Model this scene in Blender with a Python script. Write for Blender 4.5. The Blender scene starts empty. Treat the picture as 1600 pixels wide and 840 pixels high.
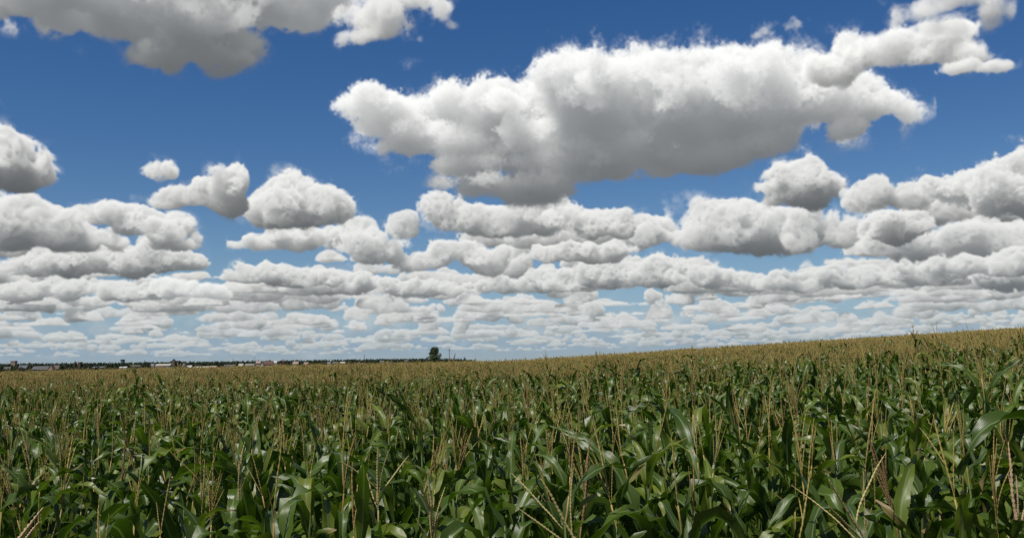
import bpy, math, random
import numpy as np
from mathutils import Vector, Matrix, Euler
R = math.radians
scene = bpy.context.scene
COL = scene.collection
random.seed(7)
SKY_STR, SKY_SAT, SUN_STR, EXPOSURE = 0.070, 1.30, 4.9, 0.0
# ---- camera numbers (photo pixels 1600x840) ----
FPX = 1537.0
PITCH, ROLL = math.radians(5.42), math.radians(1.0)
def pix_dir(px, py):
    """world direction through a photo pixel (x right, y forward, z up)"""
    a, b = (px-800.0)/FPX, (420.0-py)/FPX
    c, s = math.cos(ROLL), math.sin(ROLL)          # horizon climbs to the right
    a, b = a*c + b*s, b*c - a*s
    cp, sp = math.cos(PITCH), math.sin(PITCH)
    return (a, cp - b*sp, sp + b*cp)
def pix_azel(px, py):
    x, y, z = pix_dir(px, py)
    return math.degrees(math.atan2(x, y)), math.degrees(math.atan2(z, math.hypot(x, y)))

# ---- cumulus sky: small density volumes, lit by the sun, summed up along the line of sight ----
AZ0, AZ1, EL0, EL1, RES = -42.0, 42.0, -1.0, 30.0, 0.045
NU, NV = int((AZ1-AZ0)/RES), int((EL1-EL0)/RES)
def up_matrix(n, lam, rng):
    """cubic B-spline weights that blow a coarse random lattice up to n samples"""
    x = np.arange(n, dtype=np.float32)/lam + rng.random()
    m = int(x[-1])+4
    M = np.zeros((n, m), np.float32)
    i = x.astype(int); t = x-i
    w = ((1-t)**3/6, (3*t**3-6*t**2+4)/6, (-3*t**3+3*t**2+3*t+1)/6, t**3/6)
    for k in range(4): M[np.arange(n), i+k] = w[k]
    return M
def noise3(shape, lam, ws, rng):
    A, B, C = up_matrix(shape[0], lam, rng), up_matrix(shape[1], lam, rng), up_matrix(shape[2], max(lam/ws, 2.2), rng)
    R = rng.standard_normal((A.shape[1], B.shape[1], C.shape[1])).astype(np.float32)
    t = np.tensordot(A, R, (1, 0)); t = np.einsum('vju,uw->vjw', np.tensordot(t, B, (1, 1)).transpose(0, 2, 1), C.T, optimize=True)
    return t*1.75
def fbm(shape, lam, ws, rng, gain=0.5, lmin=1.8):
    out = np.zeros(shape, np.float32); a = 0.85; k = 0
    while lam > lmin:
        n = noise3(shape, lam, ws, rng)
        if 1 <= k <= 3: n = 0.5*n+0.5*(0.95-1.35*np.abs(n))          # cauliflower bumps
        out += a*n; a *= gain; lam *= 0.5; k += 1
    return out
def shift2(a, du, dw):
    iu, iw = int(math.floor(du)), int(math.floor(dw)); fu, fw = du-iu, dw-iw
    p = np.roll(a, (iu, iw), (0, 1)); q = np.roll(p, 1, 0)
    r = p*(1-fu)+q*fu
    return r*(1-fw)+np.roll(r, 1, 1)*fw
def blur(a, r, ax):
    if r < 1: return a
    n = a.shape[ax]; p = np.concatenate([np.repeat(np.take(a, [0], ax), r+1, ax), a, np.repeat(np.take(a, [n-1], ax), r, ax)], ax)
    c = np.cumsum(p, axis=ax, dtype=np.float32)
    s0 = [slice(None)]*3; s1 = [slice(None)]*3; s0[ax] = slice(2*r+1, None); s1[ax] = slice(0, n)
    return ((c[tuple(s0)]-c[tuple(s1)])/(2*r+1))
SUNV = (-0.34, 0.86, -0.38)       # towards the sun: right, up, away
def cloud(blobs, elev, seed, sigma=0.20, amp=0.37, lam=1.0, nw=40, base=None, haze=0.0, soft=0.40, bright=1.03, thick=1.0, gain=0.62, wisp=1.0, amb0=0.09, hk=1.0, yk=1.6):
    """blobs: (u, v, ru, rv) in sky pixels; base: (v of flat base, softness)"""
    rng = np.random.default_rng(seed)
    us = [b[0]-1.9*b[2]-6 for b in blobs]+[b[0]+1.9*b[2]+6 for b in blobs]
    vs = [b[1]-2.0*b[3]-6 for b in blobs]+[b[1]+1.9*b[3]+6 for b in blobs]
    u0, u1 = max(0, int(min(us))), min(NU, int(max(us))+1)
    v0, v1 = max(0, int(min(vs))), min(NV, int(max(vs))+1)
    if u1-u0 < 6 or v1-v0 < 6: return None
    rmax = max(b[3] for b in blobs)*thick
    ws = max(1.0, 3.1*yk*rmax/nw)                             # depth step in pixels
    V, U, W = v1-v0, u1-u0, nw
    v = np.arange(v0, v1, dtype=np.float32)[:, None, None]; u = np.arange(u0, u1, dtype=np.float32)[None, :, None]
    w = ((np.arange(nw, dtype=np.float32)-nw/2)*ws)[None, None, :]
    ce, se = math.cos(elev), math.sin(elev)
    F = np.full((V, U, W), -1e3, np.float32)
    for (bu, bv, ru, rv) in blobs:
        a0, a1 = max(u0, int(bu-2.6*ru)), min(u1, int(bu+2.6*ru)+1)
        if a1-a0 < 2: continue
        up = -(v-bv); H = w*se+up*ce; Y = w*ce-up*se
        q = np.sqrt(((u[:, a0-u0:a1-u0]-bu)/ru)**2+(H/(rv*np.where(H > 0, hk, 0.7*hk)))**2+(Y/(rv*yk*thick))**2)
        f = (1.16-q)*min(1.0, (rv/rmax)**0.35)
        S = F[:, a0-u0:a1-u0]
        k = 0.22                                                 # smooth union
        h = np.clip(0.5+0.5*(f-S)/k, 0, 1)
        F[:, a0-u0:a1-u0] = np.maximum(S, -9)*(1-h)+f*h+k*h*(1-h)
    N = fbm((V, U, W), max(lam*rmax*0.8, 6), ws, rng, gain)
    G2 = F+1.9*amp*(N-0.20)+0.02
    F += amp*(N-0.20)
    if base is not None:
        H = w*se-(v-base[0])*ce
        F = np.minimum(F, (H+0.35*base[1]*N)/base[1])
    ev = np.minimum(1, np.minimum(np.arange(V), np.arange(V)[::-1])/6.0)[:, None, None]; eu = np.minimum(1, np.minimum(np.arange(U)+(999 if u0 == 0 else 0), np.arange(U)[::-1]+(999 if u1 == NU else 0))/6.0)[None, :, None]
    eg = (np.minimum(ev, eu)-1)*0.8; F += eg; G2 += eg
    D = np.clip(F/soft, 0, 1); D = D*D*(3-2*D)
    G2 = np.clip(G2/0.8, 0, 1); D = D+0.16*wisp*G2*G2
    D *= sigma
    # optical depth towards the sun, swept from the top row down
    T = np.zeros_like(D); t = np.zeros((U, W), np.float32); dl = 1/SUNV[1]
    for i in range(1, V):
        t = shift2(t+D[i-1]*dl, -SUNV[0]*dl, -SUNV[2]*dl/ws)
        t[0] = 0; t[-1] = 0; t[:, 0] = 0; t[:, -1] = 0
        T[i] = t
    S = T                                                  # light that has bounced about inside is smooth
    for ax, step in ((0, 1.0), (1, 1.0), (2, ws)): S = blur(S, int(rmax*0.16/step), ax)
    e1 = np.exp(-0.10*S); L = 0.22*np.exp(-T)+0.12*np.exp(-0.3*T)+0.33*e1*e1*e1+0.21*e1
    amb = np.clip((-(v-(v0+V*0.75))/(V*0.75)), -0.3, 1)*0.09+amb0
    Lr = bright*(0.93*L+amb*0.85); Lg = bright*(0.915*L+amb*0.93); Lb = bright*(0.87*L+amb*1.0)
    A = 1-np.exp(-D*ws)
    Tr = np.cumprod(1-A, axis=2); Tin = np.concatenate([np.ones((V, U, 1), np.float32), Tr[:, :, :-1]], 2)
    wt = Tin*A
    al = 1-Tr[:, :, -1]
    hz = np.array(HAZE, np.float32)
    c = np.stack([(wt*x).sum(2) for x in (Lr, Lg, Lb)], 2)
    hv = np.clip(haze, 0, 1)
    c = c*(1-hv)+hz*hv*al[..., None]
    return v0, v1, u0, u1, c, al
HAZE = (0.315, 0.395, 0.44)
GAPS = [(300, 375, 370, 470), (600, 860, 300, 432), (395, 445, 395, 460), (930, 960, 430, 470), (1165, 1200, 405, 430)]
def make_sky():
    rng = np.random.default_rng(11)
    jobs = []
    def G(px, py):
        a, e = pix_azel(px, py); return ((a-AZ0)/RES, (EL1-e)/RES)
    # far cloud streets: the same layer of fair-weather cumulus, base about 1 km up
    h0 = 1.0
    e = 0.75
    while e < 6.3:
        d = h0/math.tan(math.radians(e)); ppk = 1/math.radians(RES)/d        # pixels per km
        th = 0.42*ppk; vb = (EL1-e)/RES
        az = AZ0-4
        blobs = []
        cover = 0.98 if e < 4.2 else (0.74 if e < 5.2 else 0.5)
        while az < AZ1+4:
            wkm = 0.28+1.5*rng.random()**2.4
            if e > 4.5: wkm *= 1.25
            wd = wkm*ppk
            pxm = 800+FPX*math.tan(math.radians(az+wd*RES/2)); pym = 566-FPX*math.tan(math.radians(e))-0.0175*(pxm-800)
            if rng.random() < cover and not any(a < pxm < b and c < pym < d_ for a, b, c, d_ in GAPS):
                cu = (az-AZ0)/RES+wd/2; tk = th*rng.uniform(0.45, 1.1)
                jit = rng.normal()*0.75*th
                n = max(2, int(wkm*2.2))
                for j in range(n):
                    s = (j+0.5)/n-0.5
                    r = tk*0.55*(1-1.1*s*s*2)*rng.uniform(0.7, 1.2)
                    blobs.append((cu+s*wd, vb+jit-r*0.55, max(wd/n*0.8, r), max(r, 1.6)))
                    if rng.random() < 0.6: t = rng.uniform(0.4, 0.7)*r; blobs.append((cu+(s+rng.uniform(-.3, .3)/n)*wd, vb+jit-r*rng.uniform(0.9, 1.5), max(t*1.2, 1.6), max(t, 1.4)))
            az += (wd*rng.uniform(0.8, 1.15))*RES
        hz = 0.93*math.exp(-e/1.95)+0.02
        if blobs: jobs.append((blobs, math.radians(e), dict(sigma=0.18+3.6/max(th, 3), nw=16 if th < 14 else 24, haze=hz,
              base=(vb, max(th*0.22, 1.2)), lam=1.1, bright=1.0, soft=0.24, yk=1.5, wisp=0.15, amb0=0.045)))
        e *= 1.095 if e > 2 else 1.13
    # the clouds one can name, far to near (photo pixels: x, y, rx, ry)
    def put(bl, basey=None, bs=16, **kw):
        B = []
        for (x, y, rx, ry) in bl:
            u, v = G(x, y); u2, v2 = G(x+rx, y); B.append((u, v, abs(u2-u), ry/FPX/math.radians(RES)))
        if basey is not None:                                 # small turrets on top of the heap
            for (u, v, ru, rv) in list(B):
                for _ in range(2):
                    t = rng.uniform(0.34, 0.6); B.append((u+rng.uniform(-.8, .8)*ru, v-rng.uniform(0.25, 0.75)*rv, max(ru*t*0.7, rv*t), rv*t))
        cx = sum(b[0] for b in bl)/len(bl); cy = sum(b[1] for b in bl)/len(bl)
        el = math.radians(pix_azel(cx, basey or cy)[1])
        kw.setdefault('haze', 0.65*math.exp(-math.degrees(el)/2.6)+0.01)
        jobs.append((B, el, dict(kw, base=None if basey is None else (G(cx, basey)[1], bs))))
    nfar = len(jobs)
    for bl, by, kw in CLOUDS: put(bl, by, **kw)
    from concurrent.futures import ThreadPoolExecutor
    with ThreadPoolExecutor(4) as ex: res = list(ex.map(lambda k: cloud(jobs[k][0], jobs[k][1], 100+k if k < nfar else 1000+k-nfar, **jobs[k][2]), range(len(jobs))))
    RGB = np.zeros((NV, NU, 3), np.float32); ALP = np.zeros((NV, NU), np.float32)
    el = (EL1-(np.arange(NV)+0.5)*RES).astype(np.float32)   # haze low over the horizon
    ha = np.minimum(0.97, 1.12*np.exp(-(np.maximum(el, 0)/3.1)**1.5)+0.06*np.exp(-np.maximum(el, 0)/8))[:, None]*np.ones((1, NU), np.float32)
    hm = np.clip(el/4.5, 0, 1)[:, None, None]; hc = np.array(HAZE, np.float32)*(1-hm)+np.array((0.15, 0.325, 0.60), np.float32)*hm
    RGB[:] = hc*ha[..., None]; ALP[:] = ha
    for r in res:                                           # far to near
        if r is None: continue
        v0, v1, u0, u1, c, al = r
        RGB[v0:v1, u0:u1] = c+RGB[v0:v1, u0:u1]*(1-al[..., None])
        ALP[v0:v1, u0:u1] = 1-(1-ALP[v0:v1, u0:u1])*(1-al)
    return RGB, ALP
S_ = dict(nw=28, soft=0.26, sigma=0.34, wisp=0.6, amb0=0.06, gain=0.66, amp=0.42)
CLOUDS = [
  # lower tiers
  ([(40,456,50,14),(100,450,46,16)], 470, S_),
  ([(190,455,40,16),(235,448,30,16)], 470, S_),
  ([(480,446,50,18),(540,442,46,20)], 462, S_),
  ([(640,450,60,15),(700,452,40,14)], 466, S_),
  ([(800,446,46,16),(850,440,40,18)], 464, S_),
  ([(960,432,60,20),(1030,426,50,22)], 450, S_),
  ([(1110,432,44,18),(1160,440,40,16)], 454, S_),
  ([(1255,440,60,20),(1330,436,50,18)], 460, S_),
  ([(1420,430,50,20),(1480,424,50,22)], 452, S_),
  ([(1570,430,60,26)], 456, S_),
  ([(270,452,40,16),(310,452,44,15),(345,460,26,8)], 470, dict(nw=24, bright=1.15)),
  # second tier
  ([(60,412,40,16),(110,405,60,24),(190,410,70,20),(250,406,50,20),(295,408,26,10)], 436, S_),
  ([(410,378,44,12),(470,372,50,20),(540,366,44,18)], 396, dict(nw=30, soft=0.28, sigma=0.24, wisp=1.0, gain=0.66, amp=0.40)),
  ([(570,378,40,30),(600,392,44,22),(670,408,50,18),(745,406,44,24),(700,398,40,18)], 428, dict(nw=32, soft=0.28, sigma=0.24, wisp=1.0, gain=0.66, amp=0.40)),
  ([(370,434,26,10),(420,428,40,16),(470,434,46,16),(445,422,20,10)], 448, S_),
  ([(1020,368,50,30),(1080,372,60,30),(1150,360,64,38),(1200,350,40,26),(1250,366,60,30),(1310,372,40,26)], 404, dict(nw=36, soft=0.28, sigma=0.24, wisp=1.0, gain=0.66, amp=0.40)),
  ([(870,398,50,14),(930,396,60,18)], 412, S_),
  ([(1390,372,40,30),(1450,384,60,24),(1530,380,70,30),(1600,382,50,28)], 412, dict(nw=32, soft=0.28, sigma=0.24, wisp=1.0, gain=0.66, amp=0.40)),
  ([(1500,414,70,16),(1590,414,60,20)], 430, S_),
  # first tier
  ([(20,345,60,38),(80,358,54,32),(135,372,50,20),(170,376,30,14)], 398, dict(nw=36, soft=0.28, sigma=0.24, wisp=1.0, gain=0.66, amp=0.40)),
  ([(175,330,26,18),(205,334,24,14),(225,350,34,24),(258,362,36,28),(285,382,24,16)], 398, dict(nw=32, soft=0.28, sigma=0.24, wisp=1.0, gain=0.66, amp=0.40)),
  ([(690,325,34,26),(725,340,40,24),(780,350,50,28),(850,340,70,30),(930,352,50,26),(965,360,30,18)], 384, dict(nw=36, soft=0.28, sigma=0.24, wisp=1.0, gain=0.66, amp=0.40)),
  ([(1380,358,30,24),(1430,352,26,16)], 382, S_),
  ([(420,325,38,26),(470,322,50,34),(515,325,36,32)], 352, dict(nw=36, soft=0.28, sigma=0.24, wisp=1.0, gain=0.66, amp=0.40)),
  ([(240,268,18,14),(262,266,22,13)], None, dict(nw=24)),
  ([(300,312,50,16),(270,318,30,10),(350,300,28,32),(318,292,16,16),(345,318,34,14)], 336, dict(nw=32, soft=0.28, sigma=0.24, wisp=1.0, gain=0.66, amp=0.40)),
  ([(10,258,52,42),(55,262,28,26),(30,282,30,16)], 302, dict(nw=36, soft=0.28, sigma=0.24, wisp=1.0, gain=0.66, amp=0.40)),
  ([(1225,285,40,20),(1265,285,40,28),(1250,305,40,22)], 330, dict(nw=32, soft=0.28, sigma=0.24, wisp=1.0, gain=0.66, amp=0.40)),
  ([(1320,300,10,10)], None, dict(nw=16, sigma=0.05)),
  ([(1500,295,60,28),(1570,300,70,44),(1460,280,26,10),(1620,300,60,50)], 350, dict(nw=36, soft=0.28, sigma=0.24, wisp=1.0, gain=0.66, amp=0.40)),
  # the big cloud over the middle of the field
  ([(575,160,46,28),(625,180,66,44),(650,215,60,38),(700,165,66,40),(720,225,60,36),(775,180,70,56),(810,225,60,44),(800,288,76,20),(850,258,56,26),(920,258,60,20),(735,258,60,20),
    (880,150,80,52),(950,165,100,70),(1040,170,110,80),(1130,165,110,78),(1210,160,100,72),(1060,252,140,28),(1170,238,76,30),
    (1290,160,76,52),(1365,168,50,28),(1320,200,40,16),(960,240,84,34),(1120,118,110,36),(1000,122,90,32)], None,
     dict(nw=52, sigma=0.11, amp=0.34, lam=0.55, soft=0.38, bright=1.10, gain=0.60, wisp=2.0, amb0=0.15, hk=0.72, yk=2.6)),
  ([(1330,90,44,26),(1390,76,60,28),(1450,84,56,24),(1500,88,44,22),(1300,110,40,24),(1480,60,40,22),(1420,70,60,28)], None, dict(nw=32, sigma=0.14, amp=0.42, soft=0.42, bright=1.2)),
  ([(1545,106,36,10),(1500,104,36,10)], None, dict(nw=20, sigma=0.16, amp=0.42, soft=0.5)),
  ([(1440,20,40,20),(1480,40,40,20)], None, dict(nw=28, sigma=0.08, amp=0.5, soft=0.6)),
  ([(1500,6,60,16),(1545,16,36,18),(1500,-12,70,18)], None, dict(nw=28, sigma=0.08, amp=0.55, soft=0.7)),
  # the cloud cut by the top edge
  ([(60,-16,120,50),(180,0,110,50),(255,24,90,54),(320,50,70,44),(345,92,30,24),(250,88,40,24),(420,0,90,40),(500,-8,60,36),(330,-30,200,60),(120,-50,160,50)],
     None, dict(nw=46, sigma=0.125, amp=0.34, lam=0.55, soft=0.40, bright=1.08, gain=0.60, wisp=2.0, amb0=0.15, hk=0.7, yk=2.2)),
  ([(590,26,50,24),(556,58,26,14),(640,-2,36,16)], None, dict(nw=28, sigma=0.10, amp=0.5, soft=0.6)),
  ([(690,14,16,20),(708,40,12,8),(655,62,10,8)], None, dict(nw=20, sigma=0.05, amp=0.7, soft=0.8)),
  ([(1240,40,14,8),(1190,52,14,6)], None, dict(nw=16, sigma=0.05, amp=0.7, soft=0.8)),
  # out of the frame, so that the sky goes on when the view turns
  ([(-190,120,110,50),(-260,150,90,50),(-110,150,60,34)], None, dict(nw=32, sigma=0.09)),
  ([(1800,180,120,60),(1900,200,90,60)], None, dict(nw=32, sigma=0.09)),
  ([(900,-170,150,40),(1010,-190,110,44),(800,-190,80,30)], None, dict(nw=32, sigma=0.09)),
]
get_sky = make_sky
# ================= world =================
SUN = Vector((SUNV[0], SUNV[2], SUNV[1])).normalized()      # towards the sun: high, behind and left of the camera
sun_el, sun_az = math.asin(SUN.z), math.atan2(SUN.x, SUN.y)
SKY_RGB, SKY_A = get_sky()
img = bpy.data.images.new('cumulus', NU, NV, alpha=True, float_buffer=True)
img.colorspace_settings.name = 'Non-Color'
img.alpha_mode = 'CHANNEL_PACKED'
buf = np.concatenate([SKY_RGB, SKY_A[..., None]], 2)[::-1].astype(np.float32)
img.pixels.foreach_set(np.ascontiguousarray(buf).ravel()); img.update()
world = bpy.data.worlds.new('World'); scene.world = world; world.use_nodes = True
nt = world.node_tree; nt.nodes.clear()
def N(nt, t, **kw):
    n = nt.nodes.new(t)
    for k, v in kw.items(): setattr(n, k, v)
    return n
def MATH(nt, op, a, b=None, c=None):
    n = N(nt, 'ShaderNodeMath', operation=op)
    for i, x in enumerate((a, b, c)):
        if x is None: continue
        if isinstance(x, (int, float)): n.inputs[i].default_value = x
        else: nt.links.new(x, n.inputs[i])
    return n.outputs[0]
def mixw(t, fac, a, b):
    n = N(t, 'ShaderNodeMix', data_type='RGBA'); t.links.new(fac, n.inputs[0]); t.links.new(a, n.inputs[6]); n.inputs[7].default_value = (*b, 1)
    return n.outputs[2]
sky = N(nt, 'ShaderNodeTexSky', sky_type='NISHITA', sun_disc=False, sun_elevation=sun_el, sun_rotation=sun_az, altitude=300, air_density=1.0, dust_density=0.0, ozone_density=3.5)
hs = N(nt, 'ShaderNodeHueSaturation'); hs.inputs['Saturation'].default_value = SKY_SAT; hs.inputs['Hue'].default_value = 0.509
nt.links.new(sky.outputs[0], hs.inputs['Color'])
tc = N(nt, 'ShaderNodeTexCoord'); sx = N(nt, 'ShaderNodeSeparateXYZ'); nt.links.new(tc.outputs['Generated'], sx.inputs[0])
X, Y, Z = sx.outputs
az = MATH(nt, 'ARCTAN2', X, Y)
el = MATH(nt, 'ARCTAN2', Z, MATH(nt, 'SQRT', MATH(nt, 'ADD', MATH(nt, 'MULTIPLY', X, X), MATH(nt, 'MULTIPLY', Y, Y))))
u = MATH(nt, 'MULTIPLY_ADD', az, 180/math.pi/(AZ1-AZ0), -AZ0/(AZ1-AZ0))
v = MATH(nt, 'MULTIPLY_ADD', el, 180/math.pi/(EL1-EL0), -EL0/(EL1-EL0))
cv = N(nt, 'ShaderNodeCombineXYZ'); nt.links.new(u, cv.inputs[0]); nt.links.new(v, cv.inputs[1])
ti = N(nt, 'ShaderNodeTexImage', extension='CLIP', interpolation='Cubic'); ti.image = img; nt.links.new(cv.outputs[0], ti.inputs[0])
b1 = N(nt, 'ShaderNodeBackground'); nt.links.new(hs.outputs[0], b1.inputs['Color'])
# overhead and behind, the same broken cloud goes on (simple, it only lights the field)
zc = MATH(nt, 'MAXIMUM', Z, 0.05); pc = N(nt, 'ShaderNodeCombineXYZ'); nt.links.new(MATH(nt, 'DIVIDE', X, zc), pc.inputs[0]); nt.links.new(MATH(nt, 'DIVIDE', Y, zc), pc.inputs[1])
cn = N(nt, 'ShaderNodeTexNoise'); cn.inputs['Scale'].default_value = 1.3; cn.inputs['Detail'].default_value = 6; nt.links.new(pc.outputs[0], cn.inputs['Vector'])
ca = MATH(nt, 'MULTIPLY_ADD', cn.outputs[0], 7.0, -3.4); ca.node.use_clamp = True
au = MATH(nt, 'MULTIPLY_ADD', MATH(nt, 'ABSOLUTE', MATH(nt, 'SUBTRACT', u, 0.5)), 18.0, -9.0+0.9); au.node.use_clamp = True
av = MATH(nt, 'MULTIPLY_ADD', v, 12.0, -11.0); av.node.use_clamp = True
ca = MATH(nt, 'MULTIPLY', MATH(nt, 'MULTIPLY', ca, MATH(nt, 'MAXIMUM', au, av)), MATH(nt, 'GREATER_THAN', Z, 0.02))
ALPHA = MATH(nt, 'MAXIMUM', ti.outputs['Alpha'], ca)
CCOL = mixw(nt, ca, ti.outputs['Color'], (0.34, 0.34, 0.34))
b2 = N(nt, 'ShaderNodeBackground'); nt.links.new(CCOL, b2.inputs['Color']); b2.inputs['Strength'].default_value = 1.0
nt.links.new(MATH(nt, 'MULTIPLY', MATH(nt, 'SUBTRACT', 1.0, ALPHA), SKY_STR), b1.inputs['Strength'])
ad = N(nt, 'ShaderNodeAddShader'); nt.links.new(b1.outputs[0], ad.inputs[0]); nt.links.new(b2.outputs[0], ad.inputs[1])
wo = N(nt, 'ShaderNodeOutputWorld'); nt.links.new(ad.outputs[0], wo.inputs[0])
sl = bpy.data.lights.new('sun', 'SUN'); sl.energy = SUN_STR; sl.angle = R(0.53); sl.color = (1, 0.95, 0.86)
so = bpy.data.objects.new('sun', sl); COL.objects.link(so); so.rotation_euler = SUN.to_track_quat('Z', 'Y').to_euler(); so.location = (0, 0, 60)

# ================= camera =================
CAMZ = 2.78
cd = bpy.data.cameras.new('camera'); cam = bpy.data.objects.new('camera', cd); COL.objects.link(cam); scene.camera = cam
cd.sensor_width = 36; cd.lens = 36*FPX/1600; cd.clip_start = 0.05; cd.clip_end = 60000
d0 = Vector(pix_dir(800, 420)); dx = Vector(pix_dir(801, 420))-d0; dy = Vector(pix_dir(800, 419))-d0
f = d0.normalized(); r = dx.normalized(); up = r.cross(f)
cam.matrix_world = Matrix(((r.x, up.x, -f.x, 0), (r.y, up.y, -f.y, 0), (r.z, up.z, -f.z, CAMZ), (0, 0, 0, 1)))

# ================= materials =================
def new_mat(name):
    m = bpy.data.materials.new(name); m.use_nodes = True; t = m.node_tree; t.nodes.clear()
    o = N(t, 'ShaderNodeOutputMaterial'); return m, t, o
def ramp(t, fac, stops):
    n = N(t, 'ShaderNodeValToRGB'); e = n.color_ramp.elements
    e[0].position, e[0].color = stops[0][0], (*stops[0][1], 1); e[1].position, e[1].color = stops[-1][0], (*stops[-1][1], 1)
    for p, c in stops[1:-1]:
        k = e.new(p); k.color = (*c, 1)
    t.links.new(fac, n.inputs[0]); return n.outputs[0]
def mixc(t, fac, a, b, mode='MIX'):
    n = N(t, 'ShaderNodeMix', data_type='RGBA', blend_type=mode)
    for i, x in ((0, fac), (6, a), (7, b)):
        if isinstance(x, (int, float)): n.inputs[i].default_value = x
        elif isinstance(x, tuple): n.inputs[i].default_value = (*x, 1)
        else: t.links.new(x, n.inputs[i])
    return n.outputs[2]
def leaf_material():
    m, t, o = new_mat('corn_leaf')
    uv = N(t, 'ShaderNodeUVMap'); s = N(t, 'ShaderNodeSeparateXYZ'); t.links.new(uv.outputs[0], s.inputs[0])
    rnd = N(t, 'ShaderNodeObjectInfo').outputs['Random']
    geo = N(t, 'ShaderNodeNewGeometry')
    nz = N(t, 'ShaderNodeTexNoise'); nz.inputs['Scale'].default_value = 5.0; nz.inputs['Detail'].default_value = 3.0
    tco = N(t, 'ShaderNodeTexCoord'); t.links.new(tco.outputs['Object'], nz.inputs['Vector'])
    isl = geo.outputs['Random Per Island']
    k = MATH(t, 'FRACT', MATH(t, 'ADD', MATH(t, 'MULTIPLY', rnd, 7.31), isl))
    base = ramp(t, k, [(0.0, (0.025, 0.048, 0.004)), (0.45, (0.049, 0.088, 0.006)), (0.8, (0.096, 0.142, 0.009)), (1.0, (0.18, 0.205, 0.022))])
    base = mixc(t, MATH(t, 'MULTIPLY', nz.outputs[0], 0.55), base, (0.050, 0.072, 0.010))
    # fine parallel veins and the pale midrib follow the blade
    vein = N(t, 'ShaderNodeTexWave', wave_type='BANDS', bands_direction='X'); vein.inputs['Scale'].default_value = 7.0; vein.inputs['Distortion'].default_value = 0.6
    t.links.new(uv.outputs[0], vein.inputs['Vector'])
    base = mixc(t, MATH(t, 'MULTIPLY', vein.outputs[1], 0.30), base, (0.065, 0.12, 0.022))
    mid = MATH(t, 'SUBTRACT', 1.0, MATH(t, 'SMOOTH_MIN', MATH(t, 'MULTIPLY', MATH(t, 'ABSOLUTE', MATH(t, 'SUBTRACT', s.outputs[0], 0.5)), 11.0), 1.0, 0.3))
    base = mixc(t, MATH(t, 'MAXIMUM', mid, 0.0), base, (0.16, 0.22, 0.095))
    # tips that have begun to dry
    tipn = MATH(t, 'ADD', s.outputs[1], MATH(t, 'MULTIPLY', MATH(t, 'SUBTRACT', nz.outputs[0], 0.5), 0.5))
    dry = MATH(t, 'MULTIPLY', MATH(t, 'GREATER_THAN', k, 0.80), MATH(t, 'MULTIPLY', MATH(t, 'MAXIMUM', MATH(t, 'SUBTRACT', tipn, 0.84), 0.0), 8.0))
    base = mixc(t, MATH(t, 'MINIMUM', dry, 0.9), base, (0.27, 0.19, 0.085))
    p = N(t, 'ShaderNodeBsdfPrincipled'); t.links.new(base, p.inputs['Base Color'])
    p.inputs['Roughness'].default_value = 0.37; p.inputs['Specular IOR Level'].default_value = 0.42
    t.links.new(MATH(t, 'MULTIPLY_ADD', nz.outputs[0], 0.32, 0.20), p.inputs['Roughness'])
    bp = N(t, 'ShaderNodeBump'); bp.inputs['Strength'].default_value = 0.14; bp.inputs['Distance'].default_value = 0.004
    t.links.new(vein.outputs[1], bp.inputs['Height']); t.links.new(bp.outputs[0], p.inputs['Normal'])
    tr = N(t, 'ShaderNodeBsdfTranslucent'); t.links.new(mixc(t, 1.0, base, (1.35, 1.75, 0.6), 'MULTIPLY'), tr.inputs['Color'])
    mx = N(t, 'ShaderNodeMixShader'); mx.inputs[0].default_value = 0.24
    t.links.new(p.outputs[0], mx.inputs[1]); t.links.new(tr.outputs[0], mx.inputs[2]); t.links.new(mx.outputs[0], o.inputs[0])
    return m
def tassel_material():
    m, t, o = new_mat('corn_tassel')
    rnd = N(t, 'ShaderNodeObjectInfo').outputs['Random']; isl = N(t, 'ShaderNodeNewGeometry').outputs['Random Per Island']
    k = MATH(t, 'FRACT', MATH(t, 'ADD', MATH(t, 'MULTIPLY', rnd, 5.7), MATH(t, 'MULTIPLY', isl, 0.25)))
    c = ramp(t, k, TASSEL_STOPS)
    nz = N(t, 'ShaderNodeTexNoise'); nz.inputs['Scale'].default_value = 90.0
    tco = N(t, 'ShaderNodeTexCoord'); t.links.new(tco.outputs['Object'], nz.inputs['Vector'])
    c = mixc(t, MATH(t, 'MULTIPLY', nz.outputs[0], 0.45), c, (0.16, 0.115, 0.034))
    p = N(t, 'ShaderNodeBsdfPrincipled'); t.links.new(c, p.inputs['Base Color']); p.inputs['Roughness'].default_value = 0.7; p.inputs['Specular IOR Level'].default_value = 0.25
    t.links.new(p.outputs[0], o.inputs[0]); return m
TASSEL_STOPS = [(0.0, (0.27, 0.225, 0.060)), (0.25, (0.41, 0.32, 0.100)), (0.42, (0.19, 0.185, 0.046)), (0.60, (0.33, 0.23, 0.075)), (0.76, (0.47, 0.36, 0.135)), (0.88, (0.24, 0.145, 0.055)), (1.0, (0.28, 0.24, 0.062))]
def plain(name, col, rough=0.8, var=0.25, scale=3.0, col2=None, spec=0.3):
    m, t, o = new_mat(name)
    nz = N(t, 'ShaderNodeTexNoise'); nz.inputs['Scale'].default_value = scale; nz.inputs['Detail'].default_value = 5
    tco = N(t, 'ShaderNodeTexCoord'); t.links.new(tco.outputs['Object'], nz.inputs['Vector'])
    c2 = col2 or tuple(x*(1-var*1.6) for x in col)
    c = mixc(t, nz.outputs[0], tuple(min(1, x*(1+var)) for x in col), c2)
    p = N(t, 'ShaderNodeBsdfPrincipled'); t.links.new(c, p.inputs['Base Color']); p.inputs['Roughness'].default_value = rough; p.inputs['Specular IOR Level'].default_value = spec
    t.links.new(p.outputs[0], o.inputs[0]); return m
LEAF, TASSEL = leaf_material(), tassel_material()
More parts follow.
